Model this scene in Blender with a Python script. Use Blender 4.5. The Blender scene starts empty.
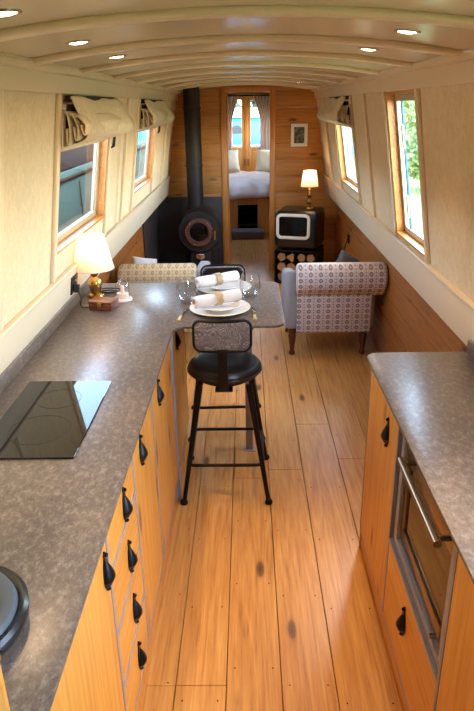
import bpy, bmesh, math, random
from mathutils import Vector, Matrix
random.seed(7)
PI = math.pi
SC = bpy.context.scene
COL = SC.collection

# ---------------------------------------------------------------- camera
EYE = 1.85
cam_d = bpy.data.cameras.new('camera'); cam = bpy.data.objects.new('camera', cam_d); COL.objects.link(cam)
F_PX = 622.0
cam_d.sensor_fit = 'VERTICAL'; cam_d.sensor_height = 36; cam_d.lens = F_PX / 711 * 36
cam_d.clip_start = 0.02; cam_d.clip_end = 400
def _ray(px, py): return Vector((px - 237, -(py - 355.5), -F_PX)).normalized()
_F = _ray(246, 105); _D = _ray(264, 1900); _D = (_D - _F * _D.dot(_F)).normalized(); _U = -_D; _R = _F.cross(_U)
# rows = world axes expressed in camera space
cam.matrix_world = Matrix(((_R.x, _R.y, _R.z, 0), (_F.x, _F.y, _F.z, 0), (_U.x, _U.y, _U.z, EYE), (0, 0, 0, 1)))
SC.camera = cam

# ---------------------------------------------------------------- world, sun, exposure
SC.view_settings.view_transform = 'Standard'; SC.view_settings.look = 'None'
SC.view_settings.gamma = 1; SC.view_settings.use_curve_mapping = False
SC.view_settings.exposure = -0.06
W = bpy.data.worlds.new('sky'); SC.world = W; W.use_nodes = True
wn = W.node_tree; wn.nodes.clear()
wo = wn.nodes.new('ShaderNodeOutputWorld'); wb = wn.nodes.new('ShaderNodeBackground')
ws = wn.nodes.new('ShaderNodeTexSky'); ws.sky_type = 'NISHITA'; ws.sun_disc = False
ws.sun_elevation = math.radians(48); ws.sun_rotation = math.radians(115); ws.air_density = 1.0; ws.dust_density = 0.6
wb.inputs['Strength'].default_value = 6.2
wt_ = wn.nodes.new('ShaderNodeMix'); wt_.data_type = 'RGBA'; wt_.blend_type = 'MULTIPLY'; wt_.inputs[0].default_value = 1
wt_.inputs[7].default_value = (1.0, .96, .86, 1)       # warm tint that cuts the sky's blue cast
wn.links.new(ws.outputs[0], wt_.inputs[6]); wn.links.new(wt_.outputs[2], wb.inputs[0]); wn.links.new(wb.outputs[0], wo.inputs[0])
sun_d = bpy.data.lights.new('sun', 'SUN'); sun_d.energy = 7; sun_d.angle = math.radians(22); sun_d.color = (1, .95, .86)
sun = bpy.data.objects.new('sun', sun_d); COL.objects.link(sun)
sun.rotation_euler = Vector((-.36, -1.0, -1.12)).to_track_quat('-Z', 'Y').to_euler()
def portal(loc, rot, sx, sy):
    d = bpy.data.lights.new('window_portal', 'AREA'); d.shape = 'RECTANGLE'; d.size = sx; d.size_y = sy
    d.cycles.is_portal = True
    o = bpy.data.objects.new('window_portal', d); COL.objects.link(o); o.location = loc; o.rotation_euler = rot
DOWN_W = 30.0       # watts of each ceiling spot
WARM = (1.0, .66, .37)
SC.cycles.max_bounces = 10; SC.cycles.diffuse_bounces = 6; SC.cycles.transparent_max_bounces = 16
SC.cycles.sample_clamp_indirect = 4.0

# ---------------------------------------------------------------- material helpers
def lin(r, g, b):
    f = lambda c: (c / 255) / 12.92 if c / 255 <= .04045 else ((c / 255 + .055) / 1.055) ** 2.4
    return (f(r), f(g), f(b), 1)
class NT:
    def __init__(s, name):
        s.m = bpy.data.materials.new(name); s.m.use_nodes = True; s.t = s.m.node_tree
        s.b = s.t.nodes['Principled BSDF']; s.out = s.t.nodes['Material Output']
    def n(s, typ, **kw):
        nd = s.t.nodes.new('ShaderNode' + typ)
        for k, v in kw.items():
            if k in nd.inputs: nd.inputs[k].default_value = v
            else: setattr(nd, k, v)
        return nd
    def l(s, a, b): s.t.links.new(a, b)
    def coord(s, sc=(1, 1, 1), rnd=False):
        tc = s.n('TexCoord'); mp = s.n('Mapping'); mp.inputs['Scale'].default_value = sc
        s.l(tc.outputs['Object'], mp.inputs['Vector'])
        if rnd:
            at = s.n('Attribute'); at.attribute_name = 'pr'
            mu = s.n('VectorMath', operation='SCALE'); s.l(at.outputs['Color'], mu.inputs[0])
            mu.inputs['Scale'].default_value = 37.0
            ad = s.n('VectorMath', operation='ADD'); s.l(mp.outputs[0], ad.inputs[0]); s.l(mu.outputs[0], ad.inputs[1])
            return ad.outputs[0], at
        return mp.outputs[0], None
    def ramp(s, fac, stops):
        r = s.n('ValToRGB'); s.l(fac, r.inputs[0]); e = r.color_ramp.elements
        while len(e) < len(stops): e.new(.5)
        for el, (p, c) in zip(e, stops): el.position = p; el.color = c
        return r.outputs[0]
    def mix(s, fac, a, b, mode='MIX'):
        m = s.n('Mix', data_type='RGBA', blend_type=mode)
        for v, i in ((fac, 0), (a, 6), (b, 7)):
            if hasattr(v, 'links'): s.l(v, m.inputs[i])
            else: m.inputs[i].default_value = v
        return m.outputs[2]
    def math(s, op, a, b=0.0):
        m = s.n('Math', operation=op)
        for v, i in ((a, 0), (b, 1)):
            if hasattr(v, 'links'): s.l(v, m.inputs[i])
            else: m.inputs[i].default_value = v
        return m.outputs[0]
    def bump(s, h, strength=.2, dist=.002):
        b = s.n('Bump'); b.inputs['Strength'].default_value = strength; b.inputs['Distance'].default_value = dist
        s.l(h, b.inputs['Height']); s.l(b.outputs[0], s.b.inputs['Normal'])
    def set(s, col=None, rough=.5, metal=0, spec=None, coat=0, **kw):
        if col is not None:
            if hasattr(col, 'links'): s.l(col, s.b.inputs['Base Color'])
            else: s.b.inputs['Base Color'].default_value = col
        s.b.inputs['Roughness'].default_value = rough; s.b.inputs['Metallic'].default_value = metal
        if spec is not None: s.b.inputs['Specular IOR Level'].default_value = spec
        s.b.inputs['Coat Weight'].default_value = coat
        if coat: s.b.inputs['Coat Roughness'].default_value = kw.get('cr', .15)
        return s.m
def noise(t, vec, scale, detail=5, rough=.6, dist=0):
    n = t.n('TexNoise'); n.inputs['Scale'].default_value = scale; n.inputs['Detail'].default_value = detail
    n.inputs['Roughness'].default_value = rough; n.inputs['Distortion'].default_value = dist
    t.l(vec, n.inputs['Vector']); return n.outputs[0]
def plain(name, col, rough=.5, metal=0, var=.06, nscale=8, coat=0, spec=None):
    t = NT(name); v, _ = t.coord(); n = noise(t, v, nscale)
    c2 = tuple(max(0, x * (1 - var * 2)) for x in col[:3]) + (1,)
    t.set(t.mix(n, col, c2), rough, metal, spec, coat); t.bump(noise(t, v, nscale * 12), .08, .001); return t.m
def wood(name, dark, mid, light, axis='Y', rough=.45, coat=.0, knots=True, tint=.35, scale=1.0):
    t = NT(name); lo, hi = .5 * scale, 11.0 * scale
    sc = {'X': (lo, hi, hi), 'Y': (hi, lo, hi), 'Z': (hi, hi, lo)}[axis]
    v, at = t.coord(sc, True)
    big = noise(t, v, 1.0, 3, .5, .9)
    rings = t.math('FRACT', t.math('MULTIPLY', big, 7.0))
    rings = t.math('ABSOLUTE', t.math('SUBTRACT', rings, .5))            # 0..0.5 bands
    fine = noise(t, v, 6.0, 6, .7)
    g = t.math('ADD', t.math('MULTIPLY', rings, .30), t.math('MULTIPLY', fine, .90))
    c = t.ramp(g, [(.24, dark), (.46, mid), (.74, light)])
    hs = t.n('HueSaturation'); t.l(c, hs.inputs['Color'])
    vv = t.math('ADD', t.math('MULTIPLY', at.outputs['Fac'], tint), 1 - tint / 2); t.l(vv, hs.inputs['Value'])
    c = hs.outputs[0]
    if knots:
        kv, _ = t.coord({'X': (2.2, 6.5, 6.5), 'Y': (6.5, 2.2, 6.5), 'Z': (6.5, 6.5, 2.2)}[axis], True)
        vo = t.n('TexVoronoi'); vo.inputs['Scale'].default_value = 1.0; t.l(kv, vo.inputs['Vector'])
        k = t.ramp(vo.outputs['Distance'], [(.0, (1, 1, 1, 1)), (.09, (.75, .75, .75, 1)), (.12, (.25, .25, .25, 1)), (.17, (0, 0, 0, 1))])
        c = t.mix(k, c, tuple(x * .32 for x in dark[:3]) + (1,))
    t.set(c, rough, coat=coat, cr=.25); t.bump(fine, .12, .001); return t.m

M = {}
M['floor'] = wood('oiled_pine_floorboards', lin(142, 92, 42), lin(190, 136, 72), lin(214, 166, 98), 'Y', .34, .25)
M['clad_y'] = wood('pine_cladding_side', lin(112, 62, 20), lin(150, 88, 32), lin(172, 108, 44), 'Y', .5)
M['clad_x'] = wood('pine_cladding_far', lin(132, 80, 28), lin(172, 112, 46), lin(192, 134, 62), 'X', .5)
M['door'] = wood('pine_cabinet_front', lin(166, 98, 32), lin(206, 138, 52), lin(224, 162, 72), 'Z', .42, .2, True, .12, .8)
M['door_h'] = wood('pine_drawer_front', lin(166, 98, 32), lin(206, 138, 52), lin(224, 162, 72), 'Y', .42, .2, False, .12, .8)
M['frame_w'] = wood('honey_pine_trim', lin(150, 88, 34), lin(190, 122, 52), lin(208, 142, 70), 'Z', .42, .2, False, .1)
M['reveal'] = wood('golden_oak_window_lining', lin(160, 92, 34), lin(198, 126, 52), lin(215, 148, 74), 'Y', .4, .2, False, .1)
M['brownbox'] = wood('polished_red_brown_box', lin(60, 22, 10), lin(104, 46, 22), lin(128, 62, 30), 'X', .3, .5, False, .1, 3)
M['darkleg'] = wood('dark_mahogany_leg', lin(46, 18, 10), lin(84, 36, 20), lin(104, 48, 26), 'Z', .3, .4, False, .1, 2)
M['bark'] = plain('bark', lin(96, 66, 40), .9, 0, .3, 30)
M['logend'] = plain('split_log_wood', lin(196, 140, 84), .8, 0, .22, 30)
M['cream'] = plain('cream_satin_paint', lin(230, 210, 180), .42, 0, .02, 3)
M['ceil'] = plain('cream_gloss_ceiling_panel', lin(214, 200, 176), .24, 0, .02, 2)
M['rib'] = plain('cream_ceiling_rib_paint', lin(234, 216, 186), .4, 0, .02, 2)
M['grey_frame'] = plain('grey_lacquered_carcass', lin(150, 146, 152), .4, .0, .05, 10)
M['black_metal'] = plain('black_powder_coated_steel', lin(26, 23, 22), .38, .6, .1, 20)
M['black_soft'] = plain('black_leather', lin(22, 19, 18), .33, 0, .12, 40)
M['iron'] = plain('black_wrought_iron', lin(30, 30, 34), .42, .7, .2, 60)
M['stove'] = plain('matt_black_stove_iron', lin(40, 33, 32), .6, .3, .1, 20)
M['slate'] = plain('dark_slate_hearth', lin(58, 48, 48), .6, 0, .2, 6)
M['copper'] = plain('aged_copper', lin(104, 72, 60), .5, .5, .2, 30)
M['brass'] = plain('polished_brass', lin(206, 164, 92), .26, 1, .1, 20)
M['white'] = plain('white_glazed_china', lin(240, 236, 228), .18, 0, .01, 4)
M['napkin'] = plain('white_cotton_napkin', lin(238, 226, 218), .9, 0, .05, 60)
M['ring'] = plain('woven_gold_ring', lin(222, 192, 144), .6, .1, .25, 120)
M['steel'] = plain('brushed_steel', lin(190, 182, 170), .25, 1, .05, 40)
M['bronze'] = plain('bronze_oven_steel', lin(150, 128, 104), .28, 1, .1, 30)
M['gold'] = plain('gold_cutlery_handle', lin(238, 214, 150), .3, .7, .1, 40)
M['black'] = plain('black_plastic', lin(20, 19, 20), .3, 0, .05, 20)
M['box_black'] = plain('gloss_black_enamel', lin(16, 13, 13), .3, 0, .05, 6, .15)
M['creamring'] = plain('cream_enamel', lin(226, 216, 196), .35, 0, .03, 8)
M['grey_fabric'] = plain('pale_grey_blue_upholstery', lin(158, 160, 164), .95, 0, .08, 150)
M['cush_dark'] = plain('charcoal_cushion_cloth', lin(84, 80, 80), .95, 0, .12, 120)
M['cush_pale'] = plain('pale_blue_grey_cushion_cloth', lin(206, 208, 214), .95, 0, .08, 90)
M['bed'] = plain('pale_lilac_bed_linen', lin(226, 206, 194), .9, 0, .08, 8)
M['pillow'] = plain('ivory_pillow_linen', lin(226, 212, 184), .9, 0, .08, 12)
M['curtain'] = plain('mauve_grey_curtain_cloth', lin(184, 152, 140), .95, 0, .15, 20)
M['alu'] = plain('pale_aluminium_window_frame', lin(188, 172, 142), .45, .0, .04, 12)
M['teal_paint'] = plain('dark_teal_frame_paint', lin(34, 76, 92), .4, 0, .06, 10)
M['candle'] = plain('cream_candle_wax', lin(246, 222, 204), .5, 0, .02, 10)
M['mat_grey'] = plain('grey_step_carpet', lin(112, 106, 106), .95, 0, .2, 200)
M['pan_grey'] = plain('mid_grey_pan_rim', lin(80, 88, 94), .5, 0, .05, 20)
M['pan_dark'] = plain('dark_grey_pan_lid', lin(32, 35, 39), .6, 0, .05, 20)
M['alcove'] = plain('dark_brown_board', lin(44, 22, 14), .7, 0, .2, 8)
M['boat_teal'] = plain('teal_boat_paint', lin(36, 68, 58), .9, 0, .08, 2)
M['boat_brown'] = plain('brown_boat_cabin_paint', lin(44, 28, 18), .95, 0, .2, 3, 0, .1)
M['boat_blue'] = plain('blue_boat_paint', lin(40, 120, 160), .4, 0, .08, 2)
M['canvas'] = plain('white_boat_cover_canvas', lin(236, 238, 240), .8, 0, .04, 4)
M['leaf'] = plain('garden_leaf_green', lin(120, 150, 70), .6, 0, .3, 3)
M['leaf2'] = plain('dark_tree_leaf_green', lin(52, 66, 44), .7, 0, .3, 2)
M['trunk'] = plain('tree_bark', lin(70, 54, 40), .9, 0, .3, 12)
M['grass'] = plain('bank_grass', lin(110, 134, 62), .9, 0, .3, 3)
M['water'] = plain('canal_water', lin(34, 44, 38), .06, 0, .1, 1)

def fabric_wall():
    t = NT('cream_textured_wall_fabric'); v, _ = t.coord((1, 1, .7))
    n = noise(t, v, 120, 4, .7); n2 = noise(t, v, 30, 4, .6, 1.2)
    g = t.math('ADD', t.math('MULTIPLY', n, .5), t.math('MULTIPLY', n2, .5))
    t.set(t.ramp(g, [(.35, lin(210, 188, 154)), (.65, lin(232, 214, 184))]), .85)
    t.bump(g, .3, .002); return t.m
M['fabric'] = fabric_wall()
def worktop():
    t = NT('mottled_stone_laminate'); v, _ = t.coord((1, .6, 1))
    a = noise(t, v, 3.0, 4, .55, .6); b = noise(t, v, 55, 7, .8, .1); c = noise(t, v, 150, 3, .6)
    base = t.ramp(a, [(.32, lin(76, 66, 58)), (.5, lin(94, 82, 72)), (.68, lin(114, 96, 80))])
    sp = t.ramp(b, [(.36, lin(42, 38, 36)), (.5, lin(96, 86, 80)), (.64, lin(176, 166, 154))])
    col = t.mix(.34, base, sp)
    col = t.mix(t.ramp(c, [(.58, (0, 0, 0, 1)), (.66, (.45, .45, .45, 1))]), col, lin(50, 42, 40))
    t.set(col, .42, spec=.5, coat=.6, cr=.26); t.bump(c, .02, .001); return t.m
M['worktop'] = worktop()
def chair_pattern(name, ground, motif, per=.074, rowh=.044):
    t = NT(name); tc = t.n('TexCoord'); sp = t.n('SeparateXYZ'); t.l(tc.outputs['Object'], sp.inputs[0])
    x, z = sp.outputs[0], sp.outputs[2]
    u = t.math('SUBTRACT', t.math('FRACT', t.math('DIVIDE', x, per)), .5)
    w = t.math('SUBTRACT', t.math('FRACT', t.math('DIVIDE', z, rowh)), .5)
    d1 = t.math('ADD', t.math('POWER', t.math('MULTIPLY', u, 4.2), 2), t.math('POWER', t.math('MULTIPLY', w, 2.3), 2))
    m1 = t.math('LESS_THAN', d1, .8); m1b = t.math('LESS_THAN', d1, .18)
    u2 = t.math('SUBTRACT', t.math('FRACT', t.math('ADD', t.math('DIVIDE', x, per), .5)), .5)
    w2 = t.math('SUBTRACT', t.math('FRACT', t.math('MULTIPLY', t.math('DIVIDE', z, rowh), 2)), .5)
    d2 = t.math('ADD', t.math('ABSOLUTE', t.math('MULTIPLY', u2, 6)), t.math('ABSOLUTE', t.math('MULTIPLY', w2, 1.9)))
    m2 = t.math('LESS_THAN', d2, .85)
    st = t.math('LESS_THAN', t.math('ABSOLUTE', t.math('SUBTRACT', t.math('ABSOLUTE', u), .3)), .03)
    f = t.math('SUBTRACT', t.math('MULTIPLY', m1, .85), t.math('MULTIPLY', m1b, .4))
    f = t.math('ADD', f, t.math('MULTIPLY', m2, .55)); f = t.math('ADD', f, t.math('MULTIPLY', st, .35))
    fm = t.n('Math', operation='MINIMUM'); t.l(f, fm.inputs[0]); fm.inputs[1].default_value = 1
    v, _ = t.coord(); nn = noise(t, v, 250, 2)
    t.set(t.mix(fm.outputs[0], ground, motif), .92); t.bump(nn, .2, .001); return t.m
M['pat'] = chair_pattern('cream_and_mauve_medallion_weave', lin(222, 208, 200), lin(122, 98, 102))
M['pat2'] = chair_pattern('beige_medallion_weave', lin(206, 190, 158), lin(150, 132, 104), .06, .04)
def leafcloth(name, ground, mark, scale=26):
    t = NT(name); v, _ = t.coord((1, 1, 1)); n = noise(t, v, 6, 2, .5)
    vo = t.n('TexVoronoi', feature='F1', distance='CHEBYCHEV'); vo.inputs['Scale'].default_value = scale
    mp = t.n('VectorMath', operation='ADD'); sc = t.n('VectorMath', operation='MULTIPLY'); t.l(v, sc.inputs[0]); sc.inputs[1].default_value = (1, 1, .42)
    rot = t.n('VectorRotate', rotation_type='AXIS_ANGLE'); rot.inputs['Axis'].default_value = (0, 1, 0)
    t.l(v, rot.inputs['Vector']); t.l(t.math('MULTIPLY', n, 9.0), rot.inputs['Angle'])
    t.l(rot.outputs[0], sc.inputs[0]); t.l(sc.outputs[0], vo.inputs['Vector'])
    f = t.ramp(vo.outputs['Distance'], [(.26, (1, 1, 1, 1)), (.34, (0, 0, 0, 1))])
    t.set(t.mix(f, ground, mark), .9); return t.m
M['leafcloth'] = leafcloth('grey_leaf_print_cloth', lin(96, 88, 88), lin(156, 146, 140), 48)
M['blind'] = leafcloth('cream_scroll_print_blind_cloth', lin(208, 190, 162), lin(232, 218, 196), 22)
M['blind_dark'] = plain('dark_blind_gap_and_rail', lin(48, 38, 36), .9, 0, .1, 20)
def glass(name='clear_glass', tint=(1, 1, 1, 1), rough=.0, pw=3.5):
    t = NT(name); t.t.nodes.remove(t.b)
    tr = t.n('BsdfTransparent'); tr.inputs[0].default_value = tint
    gl = t.n('BsdfGlossy'); gl.inputs['Roughness'].default_value = rough
    lw = t.n('LayerWeight'); fr = t.n('Math', operation='MULTIPLY_ADD'); t.l(t.math('POWER', lw.outputs['Facing'], pw), fr.inputs[0]); fr.inputs[1].default_value = .8; fr.inputs[2].default_value = .04
    mx = t.n('MixShader'); t.l(fr.outputs[0], mx.inputs[0]); t.l(tr.outputs[0], mx.inputs[1]); t.l(gl.outputs[0], mx.inputs[2])
    t.l(mx.outputs[0], t.out.inputs[0]); return t.m
M['glass'] = glass('window_glass', pw=6.5); M['tableglass'] = glass('drinking_glass', (.975, .975, .975, 1), .02, 2.2)
def blackglass():
    t = NT('black_hob_glass'); t.set(lin(16, 12, 11), .04, spec=.36); return t.m
M['hobglass'] = blackglass()
def emit(name, col, s):
    t = NT(name); t.set(col, .6); t.b.inputs['Emission Color'].default_value = col; t.b.inputs['Emission Strength'].default_value = s; return t.m
M['lens'] = emit('lit_downlight_lens', (1, .80, .45, 1), 22)
M['bulb'] = emit('lit_bulb', (1, .72, .42, 1), 12)
def shade_mat(name='cream_lamp_shade', col=(.90, .77, .58, 1)):
    t = NT(name); t.t.nodes.remove(t.b)
    d = t.n('BsdfDiffuse'); d.inputs[0].default_value = col
    tl = t.n('BsdfTranslucent'); tl.inputs[0].default_value = col
    mx = t.n('MixShader'); mx.inputs[0].default_value = .55
    t.l(d.outputs[0], mx.inputs[1]); t.l(tl.outputs[0], mx.inputs[2]); t.l(mx.outputs[0], t.out.inputs[0]); return t.m
M['shade'] = shade_mat()
def printmat():
    t = NT('framed_print_image'); v, _ = t.coord((1, 1, 1)); n = noise(t, v, 26, 3, .6)
    t.set(t.ramp(n, [(.4, lin(34, 42, 44)), (.55, lin(86, 92, 88)), (.7, lin(150, 140, 120))]), .5); return t.m
M['print'] = printmat()

# ---------------------------------------------------------------- mesh helpers
class MB:
    def __init__(s): s.b = bmesh.new(); s.pr = s.b.faces.layers.float_color.new('pr') if False else None; s.rnd = {}
    def _mark(s, faces, r=None):
        r = random.random() if r is None else r
        for f in faces: s.rnd[f] = r
    def box(s, x0, x1, y0, y1, z0, z1, r=None):
        vs = [s.b.verts.new((x, y, z)) for x in (x0, x1) for y in (y0, y1) for z in (z0, z1)]
        fs = [s.b.faces.new([vs[i] for i in q]) for q in ((0, 1, 3, 2), (4, 6, 7, 5), (0, 4, 5, 1), (2, 3, 7, 6), (0, 2, 6, 4), (1, 5, 7, 3))]
        s._mark(fs, r); return s
    def hexa(s, P, r=None):      # P: 8 points order (x0y0z0,x0y0z1,x0y1z0,x0y1z1,x1...)
        vs = [s.b.verts.new(p) for p in P]
        fs = [s.b.faces.new([vs[i] for i in q]) for q in ((0, 1, 3, 2), (4, 6, 7, 5), (0, 4, 5, 1), (2, 3, 7, 6), (0, 2, 6, 4), (1, 5, 7, 3))]
        s._mark(fs, r); return s
    def rbox(s, x0, x1, y0, y1, z0, z1, rad=.01, seg=3, r=None):
        nb = bmesh.new(); bmesh.ops.create_cube(nb, size=1)
        for v in nb.verts: v.co = Vector((x0 + (v.co.x + .5) * (x1 - x0), y0 + (v.co.y + .5) * (y1 - y0), z0 + (v.co.z + .5) * (z1 - z0)))
        bmesh.ops.bevel(nb, geom=nb.edges[:], offset=rad, segments=seg, profile=.5, affect='EDGES')
        return s.merge(nb, r)
    def merge(s, nb, r=None, mat=None):
        mp = {}
        for v in nb.verts: mp[v] = s.b.verts.new(mat @ v.co if mat else v.co)
        fs = []
        for f in nb.faces:
            try: fs.append(s.b.faces.new([mp[v] for v in f.verts]))
            except ValueError: pass
        s._mark(fs, r); nb.free(); return s
    def cyl(s, p0, p1, r0, r1=None, n=16, cap=True, r=None):
        r1 = r0 if r1 is None else r1
        p0, p1 = Vector(p0), Vector(p1); d = (p1 - p0).normalized()
        a = d.orthogonal().normalized(); b = d.cross(a)
        A = [s.b.verts.new(p0 + (a * math.cos(2 * PI * i / n) + b * math.sin(2 * PI * i / n)) * r0) for i in range(n)]
        B = [s.b.verts.new(p1 + (a * math.cos(2 * PI * i / n) + b * math.sin(2 * PI * i / n)) * r1) for i in range(n)]
        fs = [s.b.faces.new((A[i], A[(i + 1) % n], B[(i + 1) % n], B[i])) for i in range(n)]
        if cap: fs += [s.b.faces.new(A[::-1]), s.b.faces.new(B)]
        s._mark(fs, r); return s
    def lathe(s, prof, c=(0, 0, 0), n=32, axis='Z', rot=None):
        rings = []; R = {'Z': Matrix.Identity(3), 'Y': Matrix.Rotation(PI / 2, 3, 'X'), 'X': Matrix.Rotation(PI / 2, 3, 'Y')}[axis]
        if rot: R = rot @ R
        c = Vector(c)
        for (r, z) in prof:
            if r < 1e-6: rings.append([s.b.verts.new(c + R @ Vector((0, 0, z)))])
            else: rings.append([s.b.verts.new(c + R @ Vector((r * math.cos(2 * PI * i / n), r * math.sin(2 * PI * i / n), z))) for i in range(n)])
        fs = []
        for A, B in zip(rings, rings[1:]):
            for i in range(n):
                j = (i + 1) % n
                q = [A[i % len(A)], A[j % len(A)], B[j % len(B)], B[i % len(B)]]
                q2 = []
                for v in q:
                    if v not in q2: q2.append(v)
                if len(q2) > 2: fs.append(s.b.faces.new(q2))
        s._mark(fs, .5); return s
    def tube(s, pts, rad, n=10, closed=False, flat=None):
        pts = [Vector(p) for p in pts]; m = len(pts); rings = []; prev = None
        for i, p in enumerate(pts):
            if closed: t = (pts[(i + 1) % m] - pts[i - 1]).normalized()
            else: t = (pts[min(i + 1, m - 1)] - pts[max(i - 1, 0)]).normalized()
            if prev is None: a = t.orthogonal().normalized()
            else: a = (prev - t * prev.dot(t)).normalized()
            prev = a; b = t.cross(a); rr = rad[i] if isinstance(rad, (list, tuple)) else rad
            rings.append([s.b.verts.new(p + (a * math.cos(2 * PI * k / n) + b * math.sin(2 * PI * k / n)) * rr) for k in range(n)])
        fs = []
        rg = range(m if closed else m - 1)
        for i in rg:
            A, B = rings[i], rings[(i + 1) % m]
            for k in range(n): fs.append(s.b.faces.new((A[k], A[(k + 1) % n], B[(k + 1) % n], B[k])))
        if not closed: fs += [s.b.faces.new(rings[0][::-1]), s.b.faces.new(rings[-1])]
        s._mark(fs, .5); return s
    def prism(s, poly, axis, a0, a1, r=None):
        def P(u, v, a): return {'X': (a, u, v), 'Y': (u, a, v), 'Z': (u, v, a)}[axis]
        A = [s.b.verts.new(P(u, v, a0)) for u, v in poly]; B = [s.b.verts.new(P(u, v, a1)) for u, v in poly]; n = len(poly)
        fs = [s.b.faces.new((A[i], A[(i + 1) % n], B[(i + 1) % n], B[i])) for i in range(n)] + [s.b.faces.new(A[::-1]), s.b.faces.new(B)]
        s._mark(fs, r); return s
    def bevel(s, w=.004, seg=2, ang=40):
        s.b.normal_update()
        es = [e for e in s.b.edges if len(e.link_faces) == 2 and e.calc_face_angle(0) > math.radians(ang)]
        old = dict(s.rnd)
        bmesh.ops.bevel(s.b, geom=es, offset=w, segments=seg, profile=.5, affect='EDGES', clamp_overlap=True)
        s.rnd = {f: s.rnd.get(f, .5) for f in s.b.faces if f.is_valid}
        return s
    def sphere(s, c, rx, ry=None, rz=None, u=20, v=12):
        ry = ry or rx; rz = rz or rx; nb = bmesh.new(); bmesh.ops.create_uvsphere(nb, u_segments=u, v_segments=v, radius=1)
        return s.merge(nb, .5, Matrix.Translation(c) @ Matrix.Diagonal((rx, ry, rz, 1)))
    def build(s, name, mat, parent=None, smooth=True, sub=0):
        s.b.normal_update(); bmesh.ops.recalc_face_normals(s.b, faces=s.b.faces[:])
        me = bpy.data.meshes.new(name)
        for f in s.b.faces: f.smooth = smooth
        for e in s.b.edges:
            if len(e.link_faces) == 2 and e.calc_face_angle(0) > math.radians(38): e.smooth = False
        vals = [s.rnd.get(f, .5) for f in s.b.faces]
        s.b.to_mesh(me); s.b.free()
        at = me.attributes.new('pr', 'FLOAT', 'FACE'); at.data.foreach_set('value', vals)
        me.materials.append(M[mat] if isinstance(mat, str) else mat)
        o = bpy.data.objects.new(name, me); COL.objects.link(o)
        if parent: o.parent = parent
        if sub:
            md = o.modifiers.new('sub', 'SUBSURF'); md.levels = sub; md.render_levels = sub
        return o
def tag(o, label, cat, group=None, kind=None):
    if label: o['label'] = label
    if cat: o['category'] = cat
    if group: o['group'] = group
    if kind: o['kind'] = kind
    return o
def thing(name, label, cat, loc=(0, 0, 0), rz=0, group=None):
    o = bpy.data.objects.new(name, None); COL.objects.link(o); o.empty_display_size = .1
    o.location = loc; o.rotation_euler = (0, 0, rz); return tag(o, label, cat, group)
def struct(o, label=None): o['kind'] = 'structure'; return o
def copy_tree(o, label=None, loc=None, rz=None, parent=None):
    c = o.copy(); COL.objects.link(c)
    if parent: c.parent = parent
    for ch in list(o.children): copy_tree(ch, parent=c)
    if label: c['label'] = label
    if loc: c.location = loc
    if rz is not None: c.rotation_euler = (0, 0, rz)
    return c
def rrect(x0, x1, y0, y1, r, n=6, corners=(1, 1, 1, 1)):
    pts = []
    for k, (cx, cy, a, s) in enumerate(((x1, y1, 0, (-1, -1)), (x0, y1, 90, (1, -1)), (x0, y0, 180, (1, 1)), (x1, y0, 270, (-1, 1)))):
        if not corners[k]: pts.append((cx, cy)); continue
        for i in range(n + 1):
            t = math.radians(a + 90 * i / n); pts.append((cx + s[0] * r + r * math.cos(t), cy + s[1] * r + r * math.sin(t)))
    return pts

# ================================================================= THE SETTING
Y0, YF, YB = -1.6, 7.35, 12.1          # stern end, far partition, bow doors
def fx(z): return .92 - .159 * (z - .95)
def cz(x): return 2.065 - .1156 * x * x

# floor of long pine boards
seams = [-1.22, -1.03, -.84, -.65, -.455, -.262, -.087, .103, .289, .496, .69, .87, 1.05, 1.22]
b = MB()
for i, (a, c) in enumerate(zip(seams, seams[1:])):
    y = Y0 - (i * .73) % 1.9
    if i > 6: y = Y0 - (i * .6) % 1.1 * .3
    if 4 <= i <= 5: y = 1.56 - 2.9
    while y < YB:
        L = 4.6 + (i * .37) % .6 if i not in (4, 5) else 2.9
        b.box(a + .0012, c - .0012, max(y, Y0) + .001, min(y + L, YB) - .001, -.03, 0); y += L
b.bevel(.0015, 1)
floor = struct(b.build('floor', 'floor'))
b = MB()
random.seed(3)
for i, (a, c) in enumerate(zip(seams, seams[1:])):
    if a < -.5 or c > .75: continue
    y = 1.45 + (i * .13) % .2
    while y < 6.5:
        for x in (a + .028, c - .028): b.cyl((x, y, 0), (x, y, .0008), .003, n=8)
        y += .42
b.build('floor_nail', 'iron', floor)['kind'] = 'stuff'
b = MB(); b.box(-1.25, 1.25, Y0, YB, -.08, -.031); b.build('subfloor', 'alcove', floor)

# windows: (side, y0, y1, z0, z1)
WIN = [(-1, 2.77, 3.80, 1.235, 1.885), (-1, 4.82, 5.84, 1.235, 1.885), (1, 3.05, 3.69, 1.135, 1.905), (1, 4.98, 5.92, 1.19, 1.895),
       (1, .35, 1.35, 1.19, 1.895), (-1, 8.6, 9.8, 1.2, 1.85), (1, 10.7, 11.6, 1.2, 1.85)]  # last window is unseen, added so daylight brightens the bed
def slab(b, s, y0, y1, z0, z1, o0, o1, r=None):
    """prism hugging the leaning cabin side; o0 inner offset, o1 outer offset (outwards positive)"""
    b.hexa([(s * (fx(z) + o), y, z) for o in (o0, o1) for y in (y0, y1) for z in (z0, z1)], r)
def holed(b, s, z0, z1, o0, o1, ya=Y0, yb=YB):
    ws = sorted([w for w in WIN if w[0] == s], key=lambda w: w[1]); y = ya
    for w in ws:
        slab(b, s, y, w[1], z0, z1, o0, o1)
        slab(b, s, w[1], w[2], z0, w[3], o0, o1); slab(b, s, w[1], w[2], w[4], z1, o0, o1); y = w[2]
    slab(b, s, y, yb, z0, z1, o0, o1)
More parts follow.
